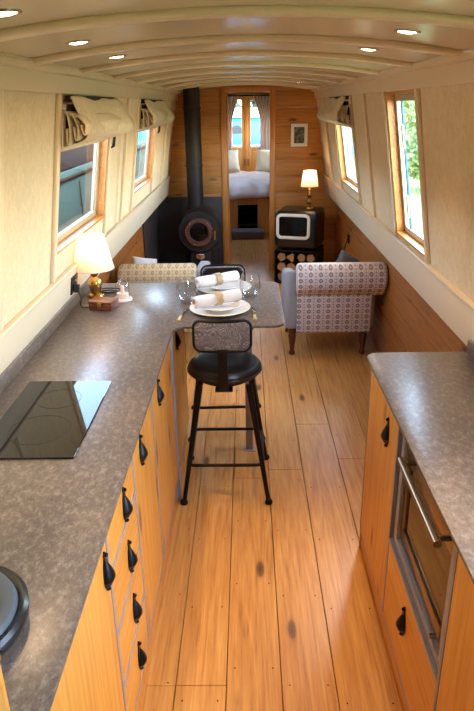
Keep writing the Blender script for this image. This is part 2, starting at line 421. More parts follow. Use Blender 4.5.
for s, nm in ((-1, 'left'), (1, 'right')):
    b = MB(); holed(b, s, 1.06, 1.96, 0, .012); wall = struct(b.build('wall_' + nm, 'fabric', smooth=False))
    b = MB(); holed(b, s, .9, 2.12, .045, .065); b.build('outer_skin', 'boat_brown', wall, smooth=False)
    # lower cladding, set out under the gunwale, horizontal boards
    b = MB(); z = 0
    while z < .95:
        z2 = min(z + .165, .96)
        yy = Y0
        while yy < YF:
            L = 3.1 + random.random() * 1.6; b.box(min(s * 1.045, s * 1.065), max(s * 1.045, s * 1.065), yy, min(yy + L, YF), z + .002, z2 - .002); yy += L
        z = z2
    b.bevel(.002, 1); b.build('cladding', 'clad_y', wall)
    b = MB(); b.box(min(s * 1.07, s * 1.1), max(s * 1.07, s * 1.1), Y0, YB, -.05, .98); b.build('hull_lining', 'alcove', wall)
    # dado / gunwale strip in cream with a top bead
    b = MB(); slab(b, s, Y0, YF, .905, 1.095, -.022, .14); b.bevel(.004, 2); b.build('gunwale_board', 'cream', wall)
    b = MB(); slab(b, s, Y0, YF, 1.095, 1.115, -.030, .0); b.bevel(.006, 3); b.build('gunwale_bead', 'cream', wall)
    b = MB(); slab(b, s, Y0, YF, 1.905, 2.04, -.018, .0); b.bevel(.004, 2); b.build('frieze', 'cream', wall)
    b = MB(); slab(b, s, Y0, YF, 1.975, 2.0, -.045, -.01); b.bevel(.008, 3); b.build('cornice_bead', 'cream', wall)
    for w in [w for w in WIN if w[0] == s]:
        for y in (w[1] - .055, w[2] + .012):
            if y > YF: continue
            b = MB(); slab(b, s, y, y + .043, 1.115, 1.905, -.018, .0); b.bevel(.005, 2); b.build('batten', 'cream', wall)
    for y in ((2.05,) if s < 0 else (2.2,)) + (4.35, 6.6):
        b = MB(); slab(b, s, y, y + .043, 1.115, 1.905, -.018, .0); b.bevel(.005, 2); b.build('batten', 'cream', wall)
# the windows themselves
for i, (s, y0, y1, z0, z1) in enumerate(WIN):
    e = bpy.data.objects.new('window_%d' % (i + 1), None); COL.objects.link(e); struct(e)
    t = .014
    b = MB()
    slab(b, s, y0, y0 + t, z0, z1, -.006, .063); slab(b, s, y1 - t, y1, z0, z1, -.006, .063)
    slab(b, s, y0, y1, z0, z0 + t, -.014, .063); slab(b, s, y0, y1, z1 - t, z1, -.006, .063)
    b.build('reveal', 'reveal', e, smooth=False)
    b = MB(); f = .034
    slab(b, s, y0 + t, y0 + t + f, z0 + t, z1 - t, .036, .058); slab(b, s, y1 - t - f, y1 - t, z0 + t, z1 - t, .036, .058)
    slab(b, s, y0 + t, y1 - t, z0 + t, z0 + t + f, .036, .058); slab(b, s, y0 + t, y1 - t, z1 - t - f, z1 - t, .036, .058)
    b.bevel(.004, 2); b.build('frame', 'alu', e)
    b = MB(); slab(b, s, y0 + t + f, y1 - t - f, z0 + t + f, z1 - t - f, .050, .053); b.build('pane', 'glass', e, smooth=False)
    if i == 2:
        b = MB(); slab(b, s, y1 - .150, y1 - .128, z0 + t, z1 - t, .040, .049); b.build('mullion', 'teal_paint', e)
        for zz in (1.62, 1.25):
            b = MB(); slab(b, s, y1 - .165, y1 - .135, zz, zz + .12, .030, .040); b.bevel(.004); b.build('catch', 'alu', e)
    else:
        ys = y1 - .09 if i in (0, 1) else y1 - .3
        b = MB(); slab(b, s, ys, ys + .02, z0 + t, z1 - t, .042, .056); b.build('glazing_bar', 'alu', e)
    zc = (z0 + z1) / 2
    portal((s * (fx(zc) + .09), (y0 + y1) / 2, zc), (0, s * PI / 2, 0), z1 - z0, y1 - y0)

# ceiling panels, arched
NX = 16; xs = [-.82 + 1.64 * i / NX for i in range(NX + 1)]
prof = [(x, cz(x)) for x in xs] + [(x, cz(x) + .04) for x in reversed(xs)]
b = MB(); b.prism(prof, 'Y', Y0, YB + .1); ceiling = struct(b.build('ceiling', 'ceil'))
xs2 = [-.745 + 1.49 * i / NX for i in range(NX + 1)]
for y in (-.9, -.25, .4, 1.05, 1.68, 2.32, 2.97, 3.67, 4.39, 5.12, 5.85, 6.58, 7.2):
    pr = [(x, cz(x) + .002) for x in xs2] + [(x, cz(x) - .018) for x in reversed(xs2)]
    b = MB(); b.prism(pr, 'Y', y - .035, y + .035); b.bevel(.008, 3, 60); b.build('ceiling_rib', 'rib', ceiling)
for s in (-1, 1):
    b = MB(); b.prism([(s * .765, 1.965), (s * .715, 2.002), (s * .715, 2.012), (s * .765, 2.012)], 'Y', Y0, YF); b.build('ceiling_moulding', 'rib', ceiling)

# far partition of horizontal pine boards, with doorway
DX0, DX1, DZ = -.222, .262, 1.985
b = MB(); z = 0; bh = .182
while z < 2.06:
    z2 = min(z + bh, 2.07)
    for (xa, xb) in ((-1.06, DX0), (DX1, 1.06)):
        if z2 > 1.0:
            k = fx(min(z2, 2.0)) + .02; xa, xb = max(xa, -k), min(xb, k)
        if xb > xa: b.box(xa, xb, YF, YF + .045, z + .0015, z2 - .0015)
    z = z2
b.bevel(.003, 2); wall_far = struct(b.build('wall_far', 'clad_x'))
b = MB(); b.box(DX0 - .01, DX1 + .01, YF + .002, YF + .043, DZ, 2.07); b.build('lintel', 'frame_w', wall_far)
b = MB(); b.box(DX0 - .062, DX0, YF - .018, YF + .08, 0, 2.03); b.box(DX0, DX0 + .018, YF + .01, YF + .06, 0, DZ); b.bevel(.004)
trim = struct(b.build('trim_1', 'frame_w'))
b = MB(); b.box(DX1, DX1 + .058, YF - .018, YF + .08, 0, 2.03); b.bevel(.004); struct(b.build('trim_2', 'frame_w'))
b = MB(); b.box(DX0, DX1, YF - .018, YF + .08, DZ, 2.035); b.bevel(.004); struct(b.build('trim_3', 'frame_w'))
# stern bulkhead behind the viewer, with its closed boards
b = MB(); b.box(-1.06, -.36, Y0 - .04, Y0, 0, 2.07); b.box(.36, 1.06, Y0 - .04, Y0, 0, 2.07); b.box(-.36, .36, Y0 - .04, Y0, 0, 2.07)
struct(b.build('wall_near', 'clad_x'))
# bedroom beyond: side partitions and bow bulkhead
b = MB()
for s in (-1, 1):
    b.box(min(s * 1.04, s * 1.05), max(s * 1.04, s * 1.05), YF + .05, YB, 0, .96)
    slab(b, s, YF + .05, 8.6, .9, 2.03, .0, .03)
struct(b.build('wall_bedroom', 'clad_y'))
b = MB(); b.box(-1.06, -.34, YB, YB + .04, 0, 2.07); b.box(.34, 1.06, YB, YB + .04, 0, 2.07); b.box(-.34, .34, YB, YB + .04, 2.0, 2.07); b.box(-.34, .34, YB, YB + .04, 0, .55)
struct(b.build('wall_bow', 'clad_x'))
portal((0, YB + .08, 1.5), (PI / 2, 0, 0), .6, .9)
for s in (-1, 1):
    e = bpy.data.objects.new('door_%d' % (1 if s < 0 else 2), None); COL.objects.link(e); struct(e)
    x0, x1 = (-.335, -.001) if s < 0 else (.001, .335); fw = .082
    b = MB(); b.box(x0, x0 + fw, YB, YB + .035, .56, 1.995); b.box(x1 - fw, x1, YB, YB + .035, .56, 1.995)
    b.box(x0 + fw, x1 - fw, YB, YB + .035, 1.93, 1.995); b.box(x0 + fw, x1 - fw, YB, YB + .035, .56, 1.13); b.bevel(.004); b.build('leaf_frame', 'frame_w', e)
    if s < 0: b = MB(); b.box(-.028, .028, YB - .012, YB, .56, 1.995); b.bevel(.003); b.build('meeting_strip', 'frame_w', e)
    b = MB(); b.box(x0 + fw, x1 - fw, YB + .015, YB + .019, 1.13, 1.93); b.build('pane', 'glass', e, smooth=False)
    b = MB(); b.box(x0 + fw + .03, x1 - fw - .03, YB - .012, YB, .64, 1.05); b.bevel(.006); b.build('panel', 'frame_w', e)
    b = MB(); b.tube([(s * .03, YB - .01, .80), (s * .03, YB - .04, .82), (s * .03, YB - .04, .90), (s * .03, YB - .01, .92)], .008); b.build('handle', 'iron', e)

# ================================================================= OUTSIDE
b = MB(); b.box(-30, 1.35, -20, 60, -.55, -.5); struct(b.build('water', 'water'))
b = MB(); b.box(1.5, 40, -20, 60, -.6, .25); struct(b.build('ground', 'grass'))
def shrub(name, label, cat, c, rad, h, n, leafmat, lsz, group=None, trunk=True):
    e = thing(name, label, cat, c, 0, group); b = MB()
    for _ in range(n):
        th = random.uniform(0, 2 * PI); ph = math.acos(random.uniform(-1, 1)); r = (random.uniform(.35, 1)) ** .4
        lump = 1 + .25 * math.sin(3 * th + c[1]) * math.sin(2 * ph)
        p = Vector((rad * r * lump * math.sin(ph) * math.cos(th), rad * r * lump * math.sin(ph) * math.sin(th), h * .58 + h * .45 * r * math.cos(ph)))
        a = Vector((random.gauss(0, 1), random.gauss(0, 1), random.gauss(0, 1))).normalized(); q = a.orthogonal().normalized(); s = lsz * random.uniform(.6, 1.3)
        vs = [b.b.verts.new(p + a * s), b.b.verts.new(p + q * s * .45), b.b.verts.new(p - a * s), b.b.verts.new(p - q * s * .45)]
        b.b.faces.new(vs)
    b.build('foliage', leafmat, e, smooth=False)
    b = MB(); b.tube([(0, 0, 0), (.03 * rad, 0, h * .3), (-.03 * rad, .05 * rad, h * .6)], [rad * .08, rad * .06, rad * .03], 8)
    for k in range(4):
        t = k * PI / 2; b.tube([(0, 0, h * .3), (rad * .4 * math.cos(t), rad * .4 * math.sin(t), h * .6)], [rad * .04, rad * .015], 6)
    b.build('trunk', 'trunk', e)
shrub('garden_shrub', 'pale green leafy shrub on the bank outside the nearer right window', 'shrub', (4.6, 16.5, .25), 1.5, 2.6, 2600, 'leaf', .12)
shrub('garden_shrub', 'tall green shrub growing outside the farther right window', 'shrub', (6.2, 30, .25), 2.6, 3.4, 2600, 'leaf', .16)
shrub('garden_shrub', 'light green shrub close behind the nearer right window', 'shrub', (3.6, 12.6, .25), .7, 1.2, 1500, 'leaf', .09)
shrub('tree', 'dark tree beyond the bow doors, left of the door meeting stile', 'tree', (-3.2, 30, -.3), 2.8, 6.0, 2600, 'leaf2', .28)
shrub('tree', 'dark tree beyond the bow doors, right of the door meeting stile', 'tree', (2.9, 44, -.3), 2.6, 4.2, 2600, 'leaf2', .28)
def boat(name, label, loc, rz, L, hull, cab, cover=False):
    e = thing(name, label, 'boat', loc, rz)
    b = MB(); n = 10; pr = []
    pr = [(-L / 2, -.9), (L / 2 - 1.6, -.9), (L / 2 - .5, -.5), (L / 2, 0), (L / 2 - .5, .5), (L / 2 - 1.6, .9), (-L / 2, .9)]
    b.prism(pr, 'Z', -.35, .62); b.bevel(.03, 2); b.build('hull', hull, e)
    b = MB(); b.hexa([(x, y * (1 if z < 1 else .88), z) for x in (-L / 2 + .8, L / 2 - 2.2) for y in (-.8, .8) for z in (.62, 1.5)]); b.bevel(.04, 2); c = b.build('cabin', cab, e)
    for k in range(4):
        x = -L / 2 + 1.6 + k * (L - 4) / 4
        for sy in (-1, 1):
            b = MB(); b.cyl((x, sy * .73, 1.12), (x, sy * .79, 1.10), .17, n=24); b.build('porthole', 'steel', c)
    b = MB(); b.tube([(-L / 2 + .9, .8, .66), (L / 2 - 2.2, .8, .66)], .03, 8); b.tube([(-L / 2 + .9, -.8, .66), (L / 2 - 2.2, -.8, .66)], .03, 8); b.build('rubbing_strip', 'steel', e)
    return e
bt = thing('moored_boat', 'teal and brown boat moored outside the left windows', 'boat', (0, 0, 0))
b = MB(); b.prism([(-2.15, -.4), (-2.05, .1), (-2.0, 1.2), (-3.7, 1.2), (-3.65, .1), (-3.55, -.4)], 'Y', -2, 13.5); b.bevel(.03, 2); h_ = b.build('hull', 'boat_teal', bt)
b = MB()
for y in (1.2, 4.4, 7.6, 10.8): b.box(-1.995, -1.985, y, y + .02, .1, 1.05)
b.tube([(-2.0, -2, 1.12), (-2.0, 13.5, 1.12)], .02, 8); b.build('panel_joint', 'boat_brown', h_)
b = MB(); b.prism([(-2.01, 1.2), (-2.12, 1.80), (-2.8, 1.92), (-3.4, 1.80), (-3.6, 1.2)], 'Y', -1, 12); b.bevel(.03, 2); c_ = b.build('cabin', 'boat_brown', bt)
for y in (1.0, 5.6, 8.8):
    b = MB(); b.hexa([(x, yy, z) for x in (-2.10, -2.05) for yy in (y, y + .8) for z in (1.36, 1.6)]); b.build('cabin_window', 'alu', c_)
boat('moored_boat', 'blue boat moored outside the bow doors', (.1, 21.5, 0), 0, 9, 'boat_blue', 'boat_blue')
b = MB(); b.prism([(-1.5 + 3 * i / 16, 1.5 + .28 * math.sin(PI * i / 16)) for i in range(17)][::1] , 'Y', 20.6, 22.4)
tag(b.build('boat_cover', 'canvas'), 'white canvas cover over the roof of the blue boat', 'boat cover')

# ================================================================= STOVE CORNER
b = MB(); b.box(-1.04, -.29, YF - .012, YF, 0, .875); b.box(-1.042, -1.030, 6.2, YF - .012, 0, .875); b.box(-1.03, -.29, 6.45, YF - .012, 0, .03); b.bevel(.002)
tag(b.build('hearth_surround', 'slate'), 'dark slate hearth and wall slabs behind the round stove', 'hearth')
SX, SY, SZ = -.525, 6.80, .575
st = thing('wood_stove', 'black wood-burning stove with round riveted porthole door', 'stove', (SX, SY + .12, .03))
b = MB(); b.lathe([(0, -.18), (.19, -.18), (.232, -.15), (.24, -.1), (.24, .12), (.22, .17), (0, .17)], (0, .04, SZ - .03), 40, 'Y'); b.build('body', 'stove', st)
b = MB(); b.rbox(-.12, .12, -.05, .17, .02, .36, .02); b.rbox(-.17, .17, -.1, .2, 0, .03, .01); b.build('pedestal', 'stove', st)
FRONT = -.155
b = MB(); b.lathe([(.100, -.02), (.100, .02), (.112, .034), (.150, .03), (.160, .012), (.160, -.02)], (0, FRONT, SZ - .03), 40, 'Y'); dr = b.build('door', 'copper', st)
b = MB()
for k in range(16):
    a = 2 * PI * k / 16; b.sphere((.134 * math.cos(a), FRONT - .032, SZ - .03 + .134 * math.sin(a)), .0085, u=10, v=6)
b.build('rivet', 'brass', dr)['kind'] = 'stuff'
b = MB(); b.lathe([(0, .016), (.101, .008), (.106, -.01), (0, -.01)], (0, FRONT, SZ - .03), 32, 'Y'); b.build('glass', 'hobglass', dr)
b = MB(); b.tube([(.15, FRONT - .02, SZ), (.18, FRONT - .06, SZ - .01), (.175, FRONT - .07, SZ - .1)], .010, 10); b.build('handle', 'brass', dr)
b = MB(); b.prism([(-.045, .29), (.045, .29), (.05, .25), (0, .20), (-.05, .25)], 'Y', -.075, -.055); b.bevel(.006, 2); b.build('air_control', 'steel', st)
fl = MB(); fl.cyl((-.045, .12, .75), (-.045, .12, 2.005), .088, n=32); f_ = fl.build('flue_pipe', 'stove', st)
for z in (.79, 1.22, 1.80):
    b = MB(); b.lathe([(.088, -.012), (.096, -.008), (.096, .008), (.088, .012)], (-.045, .12, z), 32); b.build('collar', 'stove', f_)

# ================================================================= LOG STORE, RETRO BOX, LAMP, PICTURE
AX = math.radians(-17); LX, LY = .575, 6.86
ls = thing('log_store', 'black steel log store with split logs, below the black box', 'log store', (LX, LY, 0), AX)
b = MB(); b.box(-.235, .235, -.18, .22, 0, .015); b.box(-.235, .235, -.18, .22, .36, .375); b.box(-.235, -.223, -.18, .22, .015, .36); b.box(.223, .235, -.18, .22, .015, .36); b.box(-.223, .223, .208, .22, .015, .36)
b.build('carcass', 'black_metal', ls)
Ml = Matrix.Translation((LX, LY, 0)) @ Matrix.Rotation(AX, 4, 'Z')
k = 0
for row, (zz, nn) in enumerate(((.070, 4), (.182, 4), (.292, 4))):
    for i in range(nn):
        cx = -.162 + i * .108 + random.uniform(-.003, .003); r = random.uniform(.044, .050); a0 = random.uniform(0, 2 * PI)
        ns = random.choice((3, 4, 5)); poly = []
        for q in range(ns):
            a = a0 + 2 * PI * q / ns
            for d in (-.25, .0, .25): poly.append((r * math.cos(a + d) * (1 if d else 1.06), r * math.sin(a + d) * (1 if d else 1.06)))
        e = thing('split_log', 'split log with pale end grain stacked in the black log store', 'log', Ml @ Vector((cx, -.15 + random.uniform(-.01, .02), zz)), AX, 'split logs in the log store')
        b = MB(); b.prism(poly, 'Y', 0, .28); b.build('bark', 'bark', e)
        b = MB(); b.prism([(u * .96, v * .96) for u, v in poly], 'Y', -.003, .001); b.build('end_grain', 'logend', e)
bx = thing('retro_cabinet', 'rounded black enamel box with cream-ringed window, on the log store', 'cabinet', (LX, LY, .376), AX)
b = MB(); b.rbox(-.24, .24, -.19, .23, .018, .42, .05, 5); b.build('body', 'box_black', bx)
for sx in (-.17, .17):
    for sy in (-.12, .16): b = MB(); b.cyl((sx, sy, 0), (sx, sy, .03), .018); b.build('foot', 'black', bx)
def ringmesh(b, x0, x1, z0, z1, r, w, y0, y1):
    o = rrect(x0, x1, z0, z1, r, 8); i_ = rrect(x0 + w, x1 - w, z0 + w, z1 - w, max(r - w, .004), 8); n = len(o)
    V = [[b.b.verts.new((u, y, v)) for u, v in P] for P in (o, i_) for y in (y0, y1)]
    for k in range(n):
        j = (k + 1) % n
        for A, B in ((V[0], V[1]), (V[1], V[3]), (V[3], V[2]), (V[2], V[0])): b.b.faces.new((A[k], A[j], B[j], B[k]))
b = MB(); ringmesh(b, -.215, .155, .125, .395, .06, .032, -.207, -.188); b.bevel(.005, 2, 60); b.build('window_ring', 'creamring', bx)
b = MB(); b.prism(rrect(-.184, .124, .156, .364, .03), 'Y', -.1945, -.1885); b.build('window_glass', 'hobglass', bx)
b = MB(); b.rbox(.185, .20, -.2, -.188, .19, .34, .006); b.build('latch', 'black', bx)

def lamp(name, label, loc, H, shade_r0, shade_r1, sh0, sh1, prof, watts, base='brass'):
    e = thing(name, label, 'lamp', loc)
    b = MB(); b.lathe(prof, n=28); b.build('base', base, e)
    b = MB(); b.cyl((0, 0, prof[-1][1] - .002), (0, 0, sh0 + .03), .010, .010); b.build('bulb_holder', 'brass', e)
    n = 40; b = MB(); A, B = [], []
    b.lathe([(shade_r0, sh0), (shade_r1, sh1)], n=40)
    s = b.build('shade', 'shade', e)
    b = MB(); b.tube([(shade_r1 * math.cos(t), shade_r1 * math.sin(t), sh1) for t in [2 * PI * k / 40 for k in range(40)]], .0022, 6, True); b.build('shade_rim', 'napkin', s)
    b = MB(); b.tube([(shade_r0 * math.cos(t), shade_r0 * math.sin(t), sh0) for t in [2 * PI * k / 40 for k in range(40)]], .0022, 6, True); b.build('shade_rim', 'napkin', s)
    b = MB(); b.sphere((0, 0, sh0 + (sh1 - sh0) * .45), .022, .022, .03); b.build('bulb', 'bulb', e)
    d = bpy.data.lights.new('lamp_light', 'POINT'); d.energy = watts; d.color = WARM; d.shadow_soft_size = .03
    o = bpy.data.objects.new('lamp_light', d); COL.objects.link(o); o.parent = e; o.location = (0, 0, sh0 + (sh1 - sh0) * .72); return e
lamp('table_lamp', 'small brass candlestick lamp with cream shade on the black box', Ml @ Vector((.09, .04, .797)), .4, .093, .068, .235, .395,
     [(0, 0), (.05, 0), (.052, .008), (.03, .02), (.014, .03), (.024, .055), (.03, .075), (.02, .095), (.011, .11), (.024, .13), (.028, .145), (.015, .165), (.011, .19), (.02, .2), (.012, .215), (0, .225)], 3.5)
pf = thing('picture_frame', 'small white picture frame on the far pine wall', 'picture', (.588, YF - .001, 1.53))
b = MB(); ringmesh(b, -.092, .092, -.12, .12, .004, .035, -.02, 0); b.build('frame', 'white', pf)
b = MB(); b.box(-.06, .06, -.008, -.004, -.088, .088); b.build('print', 'print', pf)
# cable and plug by the right wall behind the armchair
b = MB(); b.rbox(1.030, 1.045, 6.35, 6.43, .52, .60, .004); sk = tag(b.build('wall_socket', 'black'), 'black socket low on the right wooden wall beside the black box', 'socket')
b = MB(); b.tube([(1.03, 6.39, .55), (1.0, 6.4, .45), (1.0, 6.45, .2), (.95, 6.6, .03), (.87, 6.85, .012)], .005, 8); b.build('cable', 'black', sk)

# ================================================================= BEDROOM
bed = thing('bed', 'bed with pale rumpled duvet seen through the doorway', 'bed', (0, 9.5, 0))
b = MB(); b.box(-.98, -.14, 0, .03, .02, .55); b.box(.16, .98, 0, .03, .02, .55); b.box(-.14, .16, 0, .03, .46, .55); b.box(-.98, .98, .03, 1.9, .50, .55); b.build('base', 'frame_w', bed)
b = MB(); b.box(-.14, .16, .03, .5, .14, .16); b.box(-.15, -.14, .03, .5, .14, .5); b.box(.16, .17, .03, .5, .14, .5); b.box(-.15, .17, .5, .51, .0, .5); b.box(-.14, .16, .2, .5, .30, .315); b.build('alcove', 'alcove', bed)
b = MB(); b.rbox(-.97, .97, .02, 1.95, .55, .72, .05, 4); b.build('mattress', 'pillow', bed)
b = MB(); N = 40; G = []
for i in range(N + 1):
    row = []
    for j in range(33):
        x = -.99 + 1.98 * i / N; t = j / 32
        if t < .22: y = -.05 - .02 * math.sin(t * 20); z = .56 + t / .22 * .17
        else: y = -.05 + (t - .22) / .78 * 1.6; z = .79 - .06 * math.exp(-(y + .05) * 14)
        w = .012 * math.sin(9 * x + 5 * y) + .010 * math.sin(17 * x - 7 * y + 2) + .008 * math.sin(31 * x + 19 * y)
        row.append(b.b.verts.new((x, y - w * (1 if t < .3 else .3), z + w)))
    G.append(row)
for i in range(N):
    for j in range(32): b.b.faces.new((G[i][j], G[i + 1][j], G[i + 1][j + 1], G[i][j + 1]))
d_ = b.build('duvet', 'bed', bed, sub=1); md = d_.modifiers.new('th', 'SOLIDIFY'); md.thickness = .03; md.offset = -1
def pillow(name, label, cat, loc, rot, sx, sy, sz, mat, group=None):
    b = MB(); nb = bmesh.new(); bmesh.ops.create_grid(nb, x_segments=12, y_segments=12, size=1)
    top = [(v.co.x, v.co.y) for v in nb.verts]; nb.free(); n = 12; V = {}
    for s in (1, -1):
        for i in range(n + 1):
            for j in range(n + 1):
                u, v = -1 + 2 * i / n, -1 + 2 * j / n; h = ((1 - u ** 4) * (1 - v ** 4)) ** .5
                if h < 1e-6 and s == -1: V[s, i, j] = V[1, i, j]; continue
                pin = 1 - .07 * (1 - abs(u) ** 2) * (abs(v) ** 3) - 0
                pin2 = 1 - .07 * (1 - abs(v) ** 2) * (abs(u) ** 3)
                V[s, i, j] = b.b.verts.new((u * sx * pin2, v * sy * pin, s * h * sz + .004 * math.sin(7 * u + 5 * v)))
    for s in (1, -1):
        for i in range(n):
            for j in range(n):
                q = (V[s, i, j], V[s, i + 1, j], V[s, i + 1, j + 1], V[s, i, j + 1]); b.b.faces.new(q if s > 0 else q[::-1])
    o = b.build(name, mat, sub=1); o.location = loc; o.rotation_euler = rot; return tag(o, label, cat, group)
pillow('pillow', 'ivory pillow propped left of the bow doors on the bed', 'pillow', (-.36, 11.0, .97), (math.radians(68), 0, math.radians(14)), .26, .2, .075, 'pillow')
pillow('pillow', 'ivory pillow propped right of the bow doors on the bed', 'pillow', (.40, 11.0, .97), (math.radians(68), 0, math.radians(-14)), .26, .2, .075, 'pillow')
for s, nm in ((-1, 'left'), (1, 'right')):
    b = MB(); A = []; n = 60
    for j in range(25):
        z = 2.0 - 1.15 * j / 24; t = j / 24
        w = .30 - .15 * math.sin(min(1, t / .55) * PI / 2) if t < .55 else .15 + .06 * (t - .55)
        row = []
        for i in range(n + 1):
            u = i / n; row.append(b.b.verts.new((s * (.43 - u * w), YB - .07 + .022 * math.sin(u * 38) , z)))
        A.append(row)
    for j in range(24):
        for i in range(n): b.b.faces.new((A[j][i], A[j][i + 1], A[j + 1][i + 1], A[j + 1][i]))
    o = b.build('curtain', 'curtain'); md = o.modifiers.new('th', 'SOLIDIFY'); md.thickness = .006
    tag(o, 'mauve tied curtain on the %s of the glazed bow doors' % nm, 'curtain')
b = MB(); b.cyl((-.5, YB - .07, 2.005), (.5, YB - .07, 2.005), .011); tag(b.build('curtain_rail', 'iron'), 'dark rail above the mauve curtains at the bow', 'curtain rail')
b = MB(); b.rbox(-.235, .24, 9.18, 9.47, 0, .12, .01); tag(b.build('bed_step', 'mat_grey'), 'grey carpeted step on the floor before the bed', 'step')

# ================================================================= ARMCHAIRS (scrolled back towards the viewer, seat beyond it)
def armchair(name, label, loc, m, pat, r0, r1, dz=0):
    # m = 1: aisle on the local -x side; m = -1: mirrored
    e = thing(name, label, 'armchair', loc)
    def XX(a, c): return (min(m * a, m * c), max(m * a, m * c))
    R = .115; cy, cz_ = .055, .632
    low = [(.035, .20), (.155, .20), (.155, .62), (.12, .66), (.045, .60), (.03, .50)]
    b = MB(); b.prism(low, 'X', *XX(r0 + .01, r1 - .09)); b.bevel(.012, 3, 50); back = b.build('backrest', pat, e)
    pts = [(cy + R * math.cos(math.radians(a)), cz_ + R * math.sin(math.radians(a))) for a in range(-20, 250, 15)] + [(.03, .50), (.10, .50)]
    b = MB(); b.prism(pts, 'X', *XX(r0, r1)); b.bevel(.03, 4, 50); b.build('back_scroll', pat, e)
    b = MB(); b.rbox(*XX(r0 + .04, r1 - .13), .145, .21, .42, .70, .028, 4); b.build('inner_back', 'grey_fabric', e)
    for (xa, xb) in ((r0 - .075, r0 + .02), (r1 - .14, r1 - .06)):
        b = MB(); sec = [(.05, .22), (.70, .22), (.72, .40), (.70, .52 + dz), (.66, .565 + dz), (.40, .60 + dz), (.18, .655), (.05, .70)]
        b.prism(sec, 'X', *XX(xa, xb)); b.bevel(.03, 4, 40); b.build('arm', 'grey_fabric', e)
    b = MB(); b.rbox(*XX(r0 + .01, r1 - .13), .12, .68, .20, .36, .02); b.build('seat_base', pat, e)
    b = MB(); b.rbox(*XX(r0 + .025, r1 - .145), .15, .71, .35, .50, .05, 5); b.build('seat_cushion', 'grey_fabric', e)
    for sx in (r0 - .02, r1 - .135):
        for sy in (.09, .62):
            b = MB(); b.lathe([(0, 0), (.014, 0), (.024, .008), (.026, .022), (.018, .036), (.017, .05), (.026, .12), (.031, .165), (.024, .18), (.032, .19), (.032, .215), (.03, .23), (0, .23)], (m * sx, sy, 0), 20); b.build('leg', 'darkleg', e)
    return e
armchair('armchair', 'cream and mauve patterned armchair against the right wooden wall', (.65, 4.52, 0), 1, 'pat', -.285, .385)
armchair('armchair', 'beige patterned armchair behind the breakfast bar on the left', (-.68, 4.56, 0), -1, 'pat2', -.29, .30, .06)
pillow('cushion', 'charcoal scatter cushion on the right-hand patterned armchair', 'cushion', (.80, 4.84, .615), (math.radians(64), math.radians(32), 0), .14, .13, .065, 'cush_dark')
pillow('cushion', 'pale grey-blue scatter cushion on the left beige armchair', 'cushion', (-.83, 4.86, .62), (math.radians(66), math.radians(12), math.radians(20)), .11, .13, .065, 'cush_pale')

# ================================================================= LEFT KITCHEN RUN AND BAR
WT0, WT1 = .897, .910
XW = -.898      # back line of the worktop at the wall
def arc(cx, cy, r, a0, a1, n=8): return [(cx + r * math.cos(math.radians(a0 + (a1 - a0) * i / n)), cy + r * math.sin(math.radians(a0 + (a1 - a0) * i / n))) for i in range(n + 1)]
poly = [(XW, .25), (-.343, .25)] + arc(-.343 + .06, 2.64, .06, 180, 90) + [(.10, 2.70)][:0] + arc(.115, 2.755, .055, 270, 360) + arc(.115, 3.42, .055, 0, 90) + [(XW, 3.475)]
b = MB(); b.prism(poly, 'Z', WT0, WT1); b.bevel(.003, 2)
wt = tag(b.build('worktop', 'worktop'), 'brown mottled stone-effect worktop turning into the breakfast bar', 'worktop')
b = MB(); b.hexa([(x + (-.004 if z > .92 else 0), y, z) for x in (XW, XW + .018) for y in (.25, 3.475) for z in (.91, .962)]); b.bevel(.002); b.build('upstand', 'worktop', wt)
XF = -.370
def cup_handle(parent, y, z, face=1):
    """black iron lever-like leaf pull on a cabinet front; face=+1 looks to +x"""
    b = MB(); x = 0
    prof = [(0, -.058), (.005, -.054), (.009, -.044), (.016, -.035), (.020, -.018), (.020, .008), (.015, .028), (.008, .036), (.006, .046), (.009, .052), (.0, .062)]
    pts = [(u, v) for u, v in prof] + [(-u, v) for u, v in prof[-2:0:-1]]
    b.prism(pts, 'X', 0, face * .004)
    n = 10; rings = []
    for i in range(n + 1):
        t = i / n; zz = -.044 + .074 * t; env = (t / .42) ** .75 if t < .42 else ((1 - t) / .58) ** .8; w = .003 + .025 * env; h = .004 + .018 * env
        rings.append([b.b.verts.new((face * (.003 + h * math.sin(PI * k / 8)), w * math.cos(PI * k / 8), zz)) for k in range(9)])
    for A, B in zip(rings, rings[1:]):
        for k in range(8): b.b.faces.new((A[k], A[k + 1], B[k + 1], B[k]))
    b.b.faces.new(rings[0][::-1]); b.b.faces.new(rings[-1])
    b.sphere((face * .006, 0, .052), .006, u=10, v=6); b.sphere((face * .006, 0, -.05), .005, u=10, v=6)
    o = b.build('handle', 'iron', parent); o.location = (0, y, z); return o
